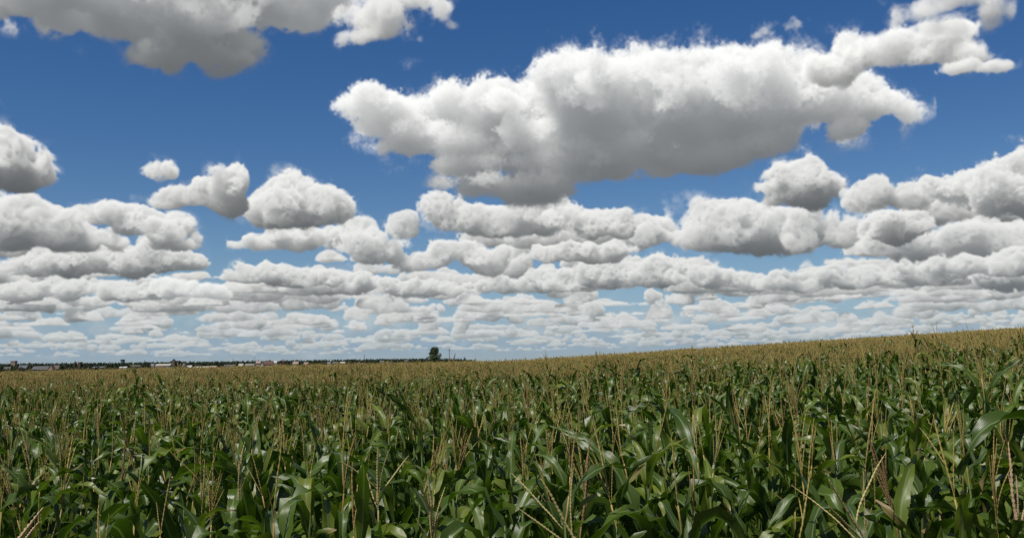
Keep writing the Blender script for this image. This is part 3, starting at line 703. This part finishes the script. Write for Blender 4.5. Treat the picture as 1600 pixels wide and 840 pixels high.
def building(name, xl, xr, ye, yt, dist, wall, roof, style, label, cat, depth=None, group='buildings of the town'):
    a, b = at(xl, ye, dist), at(xr, ye, dist); tp = at((xl+xr)/2, yt, dist)
    w = b.x-a.x; cx = (a.x+b.x)/2; z0 = tz(cx, dist); he = (a.z+b.z)/2-z0; ht = max(tp.z-z0, he+0.3); dp = depth or max(6.0, min(14.0, w*0.7))
    root = empty(name, (cx, dist, z0-0.2)); tag(root, label, cat, group)
    he += 0.2; ht += 0.2; V, F = [], []
    if style == 'front':                                     # gable towards the camera
        V = [(-w/2, 0, 0), (w/2, 0, 0), (w/2, 0, he), (0, 0, ht-0.15), (-w/2, 0, he), (-w/2, dp, 0), (w/2, dp, 0), (w/2, dp, he), (0, dp, ht-0.15), (-w/2, dp, he)]
        F = [(0, 1, 2, 3, 4), (6, 5, 9, 8, 7), (1, 6, 7, 2), (5, 0, 4, 9), (0, 5, 6, 1)]
        o_ = 0.45; sl_ = (ht-he)/(w/2); RV = [(-w/2-o_, -o_, he-o_*sl_), (0, -o_, ht), (w/2+o_, -o_, he-o_*sl_), (-w/2-o_, dp+o_, he-o_*sl_), (0, dp+o_, ht), (w/2+o_, dp+o_, he-o_*sl_)]
        RV += [(x, y, z+0.18) for x, y, z in RV]; RF = [(0, 3, 4, 1), (1, 4, 5, 2), (6, 7, 10, 9), (7, 8, 11, 10), (0, 1, 7, 6), (1, 2, 8, 7), (3, 9, 10, 4), (4, 10, 11, 5), (0, 6, 9, 3), (2, 5, 11, 8)]
    elif style == 'side':                                    # ridge along the view's breadth
        V = [(-w/2, 0, 0), (w/2, 0, 0), (w/2, dp, 0), (-w/2, dp, 0), (-w/2, 0, he), (w/2, 0, he), (w/2, dp, he), (-w/2, dp, he), (-w/2, dp/2, ht-0.15), (w/2, dp/2, ht-0.15)]
        F = [(0, 1, 5, 4), (2, 3, 7, 6), (1, 2, 6, 9, 5), (3, 0, 4, 8, 7), (0, 3, 2, 1)]
        o_ = 0.45; sl_ = (ht-he)/(dp/2); x0, x1 = -w/2-o_, w/2+o_; RV = [(x0, -o_, he-o_*sl_), (x0, dp/2, ht), (x0, dp+o_, he-o_*sl_), (x1, -o_, he-o_*sl_), (x1, dp/2, ht), (x1, dp+o_, he-o_*sl_)]
        RV += [(x, y, z+0.18) for x, y, z in RV]; RF = [(0, 1, 4, 3), (1, 2, 5, 4), (6, 9, 10, 7), (7, 10, 11, 8), (0, 6, 7, 1), (1, 7, 8, 2), (3, 4, 10, 9), (4, 5, 11, 10), (0, 3, 9, 6), (2, 8, 11, 5)]
    else:                                                    # flat roof with a parapet slab
        box(V, F, -w/2, w/2, 0, dp, 0, he); RV, RF = [], []; box(RV, RF, -w/2-0.25, w/2+0.25, -0.25, dp+0.25, he+0.003, ht)
    wl = link('wall', mesh_np('wall', V, F, [WALLS[wall]], smooth=False), root)
    link('roof', mesh_np('roof', RV, RF, [WALLS[roof]], smooth=False), root)
    if w > 3.0 and he > 2.6:
        n = max(1, min(9, int(w/3.2))); dw = n//2
        for k in range(n):
            x = -w/2+(k+0.5)*w/n
            if k == dw and style != 'flat':
                V, F = [], []; box(V, F, x-0.5, x+0.5, -0.05, 0.03, 0.05, 2.2); link('door', mesh_np('door', V, F, [DOOR], smooth=False), root)
            else:
                for zz in ([1.1] if he < 5.4 else [1.1, 4.0] if he < 8.5 else [1.1, 4.0, 6.9]):
                    V, F = [], []; box(V, F, x-0.55, x+0.55, -0.05, 0.03, zz, zz+1.25); link('window', mesh_np('window', V, F, [GLASS], smooth=False), root)
    return root
B_ = building
B_('apartment_block', 16.5, 23.5, 565.0, 563.2, 1300, 'pink', 'pink', 'flat', 'salmon pink block rising above the dark trees at the far left', 'apartment block')
B_('farm_building', 5, 14, 576.5, 573, 1120, 'dark', 'grey', 'side', 'low dark shed in front of the trees below the salmon pink block', 'shed')
B_('farm_building', 29, 41, 574.5, 570.5, 1180, 'dark', 'bluish', 'side', 'dark house with a bluish roof between the pink block and the long grey barn', 'house')
B_('barn', 49, 75.5, 576.8, 571.8, 1080, 'grey', 'grey', 'side', 'long low grey barn with a wide sloping roof at the edge of the field', 'barn')
B_('farmhouse', 75.8, 82, 574.5, 569.5, 1076, 'pink', 'grey', 'front', 'small pinkish gabled house joined to the end of the long grey barn', 'house')
B_('barn', 82.3, 91, 575.5, 570.5, 1082, 'grey', 'brown', 'side', 'short grey barn between the pinkish gable and the dark round trees', 'barn')
B_('apartment_block', 121.5, 125.5, 566.5, 565.0, 1280, 'red', 'pink', 'flat', 'narrow reddish block close beside a tall dark tree', 'apartment block')
B_('warehouse', 144, 161, 574, 572.2, 1230, 'grey', 'bluish', 'side', 'low grey shed half hidden in the long dark tree line', 'shed')
B_('cottage', 186.3, 190, 574.2, 572.6, 1150, 'white', 'white', 'side', 'tiny white cottage below the dark tower, the smaller of a pair', 'house')
B_('cottage', 192, 197.2, 574.2, 572.4, 1150, 'white', 'white', 'side', 'wider white cottage below the dark tower, the larger of a pair', 'house')
B_('tower_block', 188.5, 192.4, 562.4, 561.2, 1350, 'bluish', 'dark', 'flat', 'dark bluish tower standing alone over the tree line', 'tower')
B_('house', 204, 224, 571.8, 569.8, 1200, 'grey', 'grey', 'side', 'long grey house in front of the rounded dark trees', 'house')
B_('house', 236, 240.5, 570.5, 567.8, 1240, 'cream', 'white', 'flat', 'small cream flat roofed house right of the rounded dark trees', 'house')
B_('warehouse', 242.5, 265, 571.0, 568.0, 1220, 'cream', 'cream', 'side', 'long warehouse with a pale cream roof below the church', 'warehouse')
B_('house', 243, 255, 575.2, 572.4, 1130, 'white', 'red', 'side', 'white house with a low red roof at the field edge below the cream warehouse', 'house')
B_('house', 281.5, 286.5, 574.4, 571.6, 1150, 'cream', 'brown', 'front', 'small cream house with a brown gable at the field edge', 'house')
B_('house', 284.5, 287.8, 569.8, 566.6, 1260, 'white', 'white', 'front', 'tiny bright white gable among dark trees right of the church', 'house')
B_('house', 292.5, 298.5, 573.6, 570.6, 1160, 'grey', 'white', 'side', 'house with a pale roof between two stretches of dark trees', 'house')
B_('warehouse', 302, 324.5, 574.2, 572.0, 1140, 'white', 'cream', 'side', 'longest white shed lying along the edge of the field', 'shed')
B_('warehouse', 327, 337, 573.6, 571.2, 1145, 'pink', 'pink', 'side', 'pinkish shed just right of the longest white shed', 'shed')
B_('warehouse', 349.5, 366, 571.4, 569.4, 1190, 'white', 'grey', 'side', 'long shed with a white front and grey roof by the thin mast', 'shed')
B_('house', 372.5, 379, 571.2, 567.8, 1200, 'grey', 'cream', 'side', 'small house with a cream roof left of the bright white hall', 'house')
B_('hall', 383.5, 397, 570.8, 567.6, 1180, 'white', 'white', 'flat', 'bright white flat roofed hall left of the tall thin mast', 'hall')
B_('house', 400, 406.5, 566.8, 563.4, 1200, 'pink', 'pink', 'side', 'tall pink house right of the tall thin mast', 'house')
B_('house', 406.8, 411, 569.5, 565.0, 1190, 'white', 'pink', 'front', 'white gabled house leaning against the tall pink house', 'house')
B_('house', 411.5, 425.5, 568.4, 563.8, 1215, 'pink', 'red', 'side', 'wide pink house under a large dark red roof', 'house')
B_('house', 426.5, 432, 566.4, 563.2, 1230, 'white', 'white', 'side', 'white house right of the large dark red roof', 'house')
B_('house', 457.5, 465.5, 568.0, 564.6, 1200, 'cream', 'pink', 'side', 'cream house with a pale pink roof among trees', 'house')
B_('house', 475, 481, 568.2, 565.8, 1210, 'red', 'pink', 'side', 'low red walled house with a pink roof', 'house')
B_('house', 511.3, 515.8, 567.6, 565.2, 1190, 'white', 'white', 'flat', 'small bright white cube of a house on its own', 'house')
B_('house', 519.5, 527, 567.6, 565.0, 1200, 'grey', 'grey', 'side', 'grey house right of the small bright white cube', 'house')
B_('house', 531.5, 538.5, 567.0, 564.8, 1210, 'grey', 'cream', 'side', 'grey house with a cream roof near the middle of the town edge', 'house')
B_('house', 557.5, 563, 566.4, 563.6, 1200, 'pink', 'red', 'front', 'pink gabled house left of the lattice mast', 'house')
B_('house', 593.5, 599.5, 565.4, 562.8, 1210, 'cream', 'grey', 'side', 'cream house in the trees right of the lattice mast', 'house')
B_('house', 604, 608, 567.0, 564.9, 1190, 'cream', 'cream', 'flat', 'small cream shed low at the field edge', 'house')
B_('silo', 610.3, 612.6, 560.8, 559.8, 1230, 'grey', 'white', 'flat', 'thin pale grey silo tower standing up from the dark trees', 'silo', 3.0)
B_('house', 632, 637, 564.0, 562.2, 1230, 'bluish', 'grey', 'side', 'bluish house in the trees left of the lone tree', 'house')
# the church: nave, tower and spire in one
ch = at(272, 570, 1280); z0 = tz(ch.x, ch.y); cr = empty('church', (ch.x, ch.y, z0-0.2)); tag(cr, 'brown church with a broad nave and a short pointed tower', 'church', 'buildings of the town')
hN = at(272, 564.6, 1280).z-z0; hR = at(272, 562.8, 1280).z-z0; hT = at(272, 562.2, 1280).z-z0; hS = at(272, 559.6, 1280).z-z0
V, F = [], []; box(V, F, -6, 6, 0, 12, 0, hN); link('wall', mesh_np('wall', V, F, [WALLS['brown']], smooth=False), cr)
link('roof', mesh_np('roof', [(-6.4, -.4, hN), (6.4, -.4, hN), (6.4, 12.4, hN), (-6.4, 12.4, hN), (-5.6, 6, hR), (5.6, 6, hR)], [(0, 1, 5, 4), (2, 3, 4, 5), (1, 2, 5), (3, 0, 4), (0, 3, 2, 1)], [WALLS['dark']], smooth=False), cr)
V, F = [], []; box(V, F, -1.6, 1.6, -2.8, 0.4, 0, hT); tw_ = link('tower', mesh_np('tower', V, F, [WALLS['brown']], smooth=False), cr)
link('spire', mesh_np('spire', [(-1.8, -3, hT), (1.8, -3, hT), (1.8, .6, hT), (-1.8, .6, hT), (0, -1.2, hS)], [(0, 1, 4), (1, 2, 4), (2, 3, 4), (3, 0, 4), (0, 3, 2, 1)], [WALLS['dark']], smooth=False), tw_)
for xw in (-4.2, 3.0):
    V, F = [], []; box(V, F, xw, xw+1.2, -0.05, 0.03, 2.0, 5.0); link('window', mesh_np('window', V, F, [GLASS], smooth=False), cr)
# ---- masts and poles ----
STEEL = plain('mast_steel', (0.10, 0.10, 0.105), 0.5, 0.15, 2.0); REDM = plain('red_mast_paint', (0.36, 0.09, 0.07), 0.6, 0.2, 2.0); WOOD = plain('pole_wood', (0.085, 0.07, 0.058), 0.85, 0.3, 3.0)
def mast(name, px, ytop, dist, w0, w1, mat, label, cat, lattice):
    tp = at(px, ytop, dist); z0 = tz(tp.x, tp.y); h = tp.z-z0; root = empty(name, (tp.x, tp.y, z0-0.2)); tag(root, label, cat)
    h += 0.2; V, F = [], []
    if lattice:
        n = 9; c4 = lambda s: [(sx_*(w0+(w1-w0)*s), sy_*(w0+(w1-w0)*s), h*s) for sx_, sy_ in ((-1, -1), (1, -1), (1, 1), (-1, 1))]
        for q in range(4): tube([Vector(c4(0)[q]), Vector(c4(1)[q])], [0.10, 0.07], 4, V, F)
        link('frame', mesh_np('frame', V, F, [mat], smooth=False), root); V, F = [], []
        for i in range(n):
            a, b = c4(i/n), c4((i+1)/n)
            for q in range(4): tube([Vector(a[q]), Vector(b[(q+1) % 4])], [0.06, 0.06], 3, V, F); tube([Vector(b[q]), Vector(b[(q+1) % 4])], [0.05, 0.05], 3, V, F)
        link('bracing', mesh_np('bracing', V, F, [mat], smooth=False), root)
        V, F = [], []; tube([Vector((0, 0, h-0.1)), Vector((0, 0, h+1.2))], [0.07, 0.04], 5, V, F); link('antenna', mesh_np('antenna', V, F, [mat]), root)
    else:
        tube([Vector((0, 0, 0)), Vector((0, 0, h*0.5)), Vector((0, 0, h))], [w0, (w0+w1)/2, w1], 8, V, F); link('pole', mesh_np('pole', V, F, [mat]), root)
        V, F = [], []; box(V, F, -w0*4.2, w0*4.2, -w0*0.55-w0, -w0, h-0.9, h-0.72); link('crossarm', mesh_np('crossarm', V, F, [mat], smooth=False), root)
    return root
mast('mast', 364.6, 559.6, 1230, 0.28, 0.16, STEEL, 'thin grey mast over the white fronted shed', 'mast', False)
mast('mast', 398, 557.4, 1230, 0.40, 0.20, STEEL, 'tall thin mast between the bright white hall and the pink house', 'mast', False)
mast('mast', 442.3, 560.4, 1230, 0.9, 0.6, REDM, 'short red lattice mast right of the large dark red roof', 'mast', True)
mast('radio_mast', 569.3, 553.4, 1230, 1.1, 0.25, STEEL, 'dark tapering lattice mast, highest thing of the town left of the lone tree', 'mast', True)
mast('mast', 503, 560.6, 1240, 0.26, 0.15, STEEL, 'short thin mast above the trees near the small bright white cube', 'mast', False)
mast('utility_pole', 702, 544.6, 520, 0.21, 0.14, WOOD, 'dark wooden utility pole just right of the lone tree', 'pole', False)
# ---- the lone tree ----
D = 620.0; base = at(679, 563, D); z0 = tz(base.x, base.y); hh = at(678, 541.2, D).z-z0; u_ = mm(1, D)
lt = empty('tree', (base.x, base.y, z0-0.1)); tag(lt, 'large lone tree with a tall rounded crown standing at the far edge of the field', 'tree')
zc_ = lambda y: at(679, y, D).z-z0+0.1
L_ = [(-0.5*u_, 0, zc_(548.5), 6.6*u_, 5.5*u_, 6.6*u_), (1.2*u_, 0.5, zc_(546.5), 5.6*u_, 5*u_, 5.0*u_), (-3.5*u_, 0.4, zc_(553), 5.5*u_, 4*u_, 4.6*u_), (0.5*u_, -.5, zc_(556), 5.6*u_, 4*u_, 4.0*u_),
      (8.2*u_, 0, zc_(554.3), 3.6*u_, 3*u_, 2.6*u_), (6.8*u_, .4, zc_(558.2), 3.4*u_, 3*u_, 2.2*u_), (-7.2*u_, 0, zc_(557.5), 3.0*u_, 3*u_, 2.2*u_), (-1*u_, 0, zc_(560), 7.5*u_, 4*u_, 2.2*u_)]
Vc, Fc = crown_data(L_, 2300, 0.32, rt)
Vt, Ft = trunk_data(hh*0.8, 0.30, [(hh*.3, 7*u_, 0, hh*.25), (hh*.35, -5*u_, .5, hh*.25), (hh*.45, 3*u_, -.6, hh*.3), (hh*.5, -3*u_, .4, hh*.3)], rt)
link('trunk', mesh_np('trunk', Vt, Ft, [BARK]), lt); link('crown', mesh_np('crown', Vc, Fc, [FOL2], smooth=False), lt)
# ---- single trees that stand out of the line, and the bushes round the lone tree ----
for px, yt, w, dist, label, kind, mat in [
  (2, 568.6, 12, 1260, 'dark wide tree at the very left end of the town', 0, None),
  (11, 567.8, 9, 1250, 'dark round tree left under the salmon pink block', 1, None),
  (47, 565.0, 10, 1230, 'grey green tall tree above the left end of the long grey barn', 2, FOL2),
  (58, 567.2, 11, 1260, 'dark flat topped tree above the long grey barn', 3, None),
  (73, 566.4, 6, 1270, 'small dark tree just left of the pinkish gable', 4, None),
  (97, 567.0, 14, 1090, 'broad dark green tree right of the short grey barn', 5, None),
  (106, 567.4, 12, 1095, 'second broad dark green tree right of the short grey barn', 0, None),
  (118, 563.6, 7, 1250, 'tall dark tree touching the narrow reddish block', 1, FOL2),
  (133, 567.0, 10, 1220, 'dark tree right of the narrow reddish block', 2, None),
  (146, 566.6, 9, 1240, 'rounded dark tree behind the low grey shed', 3, None),
  (153, 566.2, 8, 1240, 'pointed dark tree behind the low grey shed', 4, None),
  (168, 566.6, 10, 1240, 'dark tree midway between the low grey shed and the dark tower', 5, None),
  (181, 565.8, 5, 1240, 'narrow dark tree left of the dark tower', 0, None),
  (226, 563.8, 12, 1180, 'rounded dark tree left of the cream flat roofed house', 1, None),
  (235, 564.8, 8, 1260, 'dark tree behind the cream flat roofed house', 2, None),
  (245, 564.6, 8, 1260, 'dark round tree left above the cream warehouse', 3, None),
  (288, 564.4, 7, 1280, 'dark tree right of the church', 4, FOL2),
  (300, 564.8, 10, 1250, 'dark tree above the longest white shed', 5, None),
  (338, 563.6, 9, 1260, 'dark tree above the pinkish shed', 0, None),
  (380, 563.2, 7, 1260, 'dark tree above the small cream roofed house', 1, None),
  (492, 560.8, 8, 1230, 'dark tree bulging over the tree line near the short thin mast', 2, None),
  (520, 562.0, 8, 1250, 'dark tree above the grey house', 3, None),
  (542, 560.8, 11, 1240, 'dark tree left of the pink gabled house', 4, None),
  (553, 560.8, 9, 1240, 'dark tree close to the pink gabled house', 5, None),
  (590, 560.2, 9, 1240, 'dark tree above the cream house right of the lattice mast', 0, None),
  (597, 560.6, 6, 1245, 'smaller dark tree above the cream house right of the lattice mast', 1, None),
  (667, 556.8, 8, 640, 'low grey green bush at the left foot of the lone tree', 2, FOL2),
  (688, 559.2, 9, 640, 'low dark bush at the right foot of the lone tree', 3, None),
  (726, 557.4, 5, 1000, 'small dark tree in the hollow right of the utility pole', 4, None)]:
    far_tree(px, yt, w, dist, label, kind, mat)
# ---- the rest of the wood behind the houses reads as one dark mass ----
V, F = [], []
ytop = [(-330, 572), (0, 568.4), (40, 567.8), (90, 567.2), (130, 566.8), (180, 566.4), (230, 565.6), (300, 565.0), (360, 564.2), (430, 563.2), (500, 562.2), (560, 561.2), (620, 560.2), (660, 560), (700, 559.8), (722, 560.6), (748, 563.0)]
px = -330.0
while px < 748:
    for dist in (1285, 1320, 1370, 1430):
        x_ = px+rt.uniform(-4, 4)
        for (a, ya), (b, yb) in zip(ytop, ytop[1:]):
            if a <= x_ <= b: yy = ya+(yb-ya)*(x_-a)/(b-a)
        if not (ytop[0][0] <= x_ <= ytop[-1][0]): continue
        p_ = at(x_, yy+rt.gauss(0.1, 0.5), dist); z0 = tz(p_.x, p_.y); h = p_.z-z0; w = mm(rt.uniform(7, 13), dist)
        (vc, fc), _, _ = TREE_KINDS[rt.randrange(6)]
        b0 = len(V); c_, s_ = math.cos(px), math.sin(px)
        V += [(p_.x+(x*c_-y*s_)*w, p_.y+(x*s_+y*c_)*w, z0+(z*1.35-0.36)*h/0.97) for x, y, z in vc]; F += [tuple(b0+i for i in q) for q in fc]
    px += 3.6
px = -300.0
while px < 240:                                              # and a lower one in front of them, at the left
    x_ = px+rt.uniform(-2, 2); dist = rt.uniform(1040, 1060)
    p_ = at(x_, 573.6+rt.gauss(0, 0.9)-x_*0.008, dist); z0 = tz(p_.x, p_.y); h = p_.z-z0; w = mm(rt.uniform(5, 11), dist)
    (vc, fc), _, _ = TREE_KINDS[rt.randrange(6)]; b0 = len(V); c_, s_ = math.cos(px), math.sin(px)
    if not (50 < x_ < 90 and rt.random() < 0.8) and not (184 < x_ < 199):
        V += [(p_.x+(x*c_-y*s_)*w, p_.y+(x*s_+y*c_)*w, z0+(z*1.35-0.36)*h/0.97) for x, y, z in vc]; F += [tuple(b0+i for i in q) for q in fc]
    px += rt.uniform(3, 9)
tl = link('treeline', mesh_np('treeline', V, F, [FOL], smooth=False)); tl['kind'] = 'stuff'; tl['category'] = 'wood'; tl['label'] = 'continuous dark tree line behind the houses on the horizon'
scene.view_settings.view_transform = 'Standard'; scene.view_settings.look = 'None'; scene.view_settings.gamma = 1.0; scene.view_settings.exposure = EXPOSURE
scene.view_settings.use_curve_mapping = False
cy = scene.cycles; cy.max_bounces = 6; cy.diffuse_bounces = 3; cy.glossy_bounces = 2; cy.transmission_bounces = 4; cy.transparent_max_bounces = 4
cy.caustics_reflective = False; cy.caustics_refractive = False; cy.sample_clamp_indirect = 4.0
cy.use_denoising = False
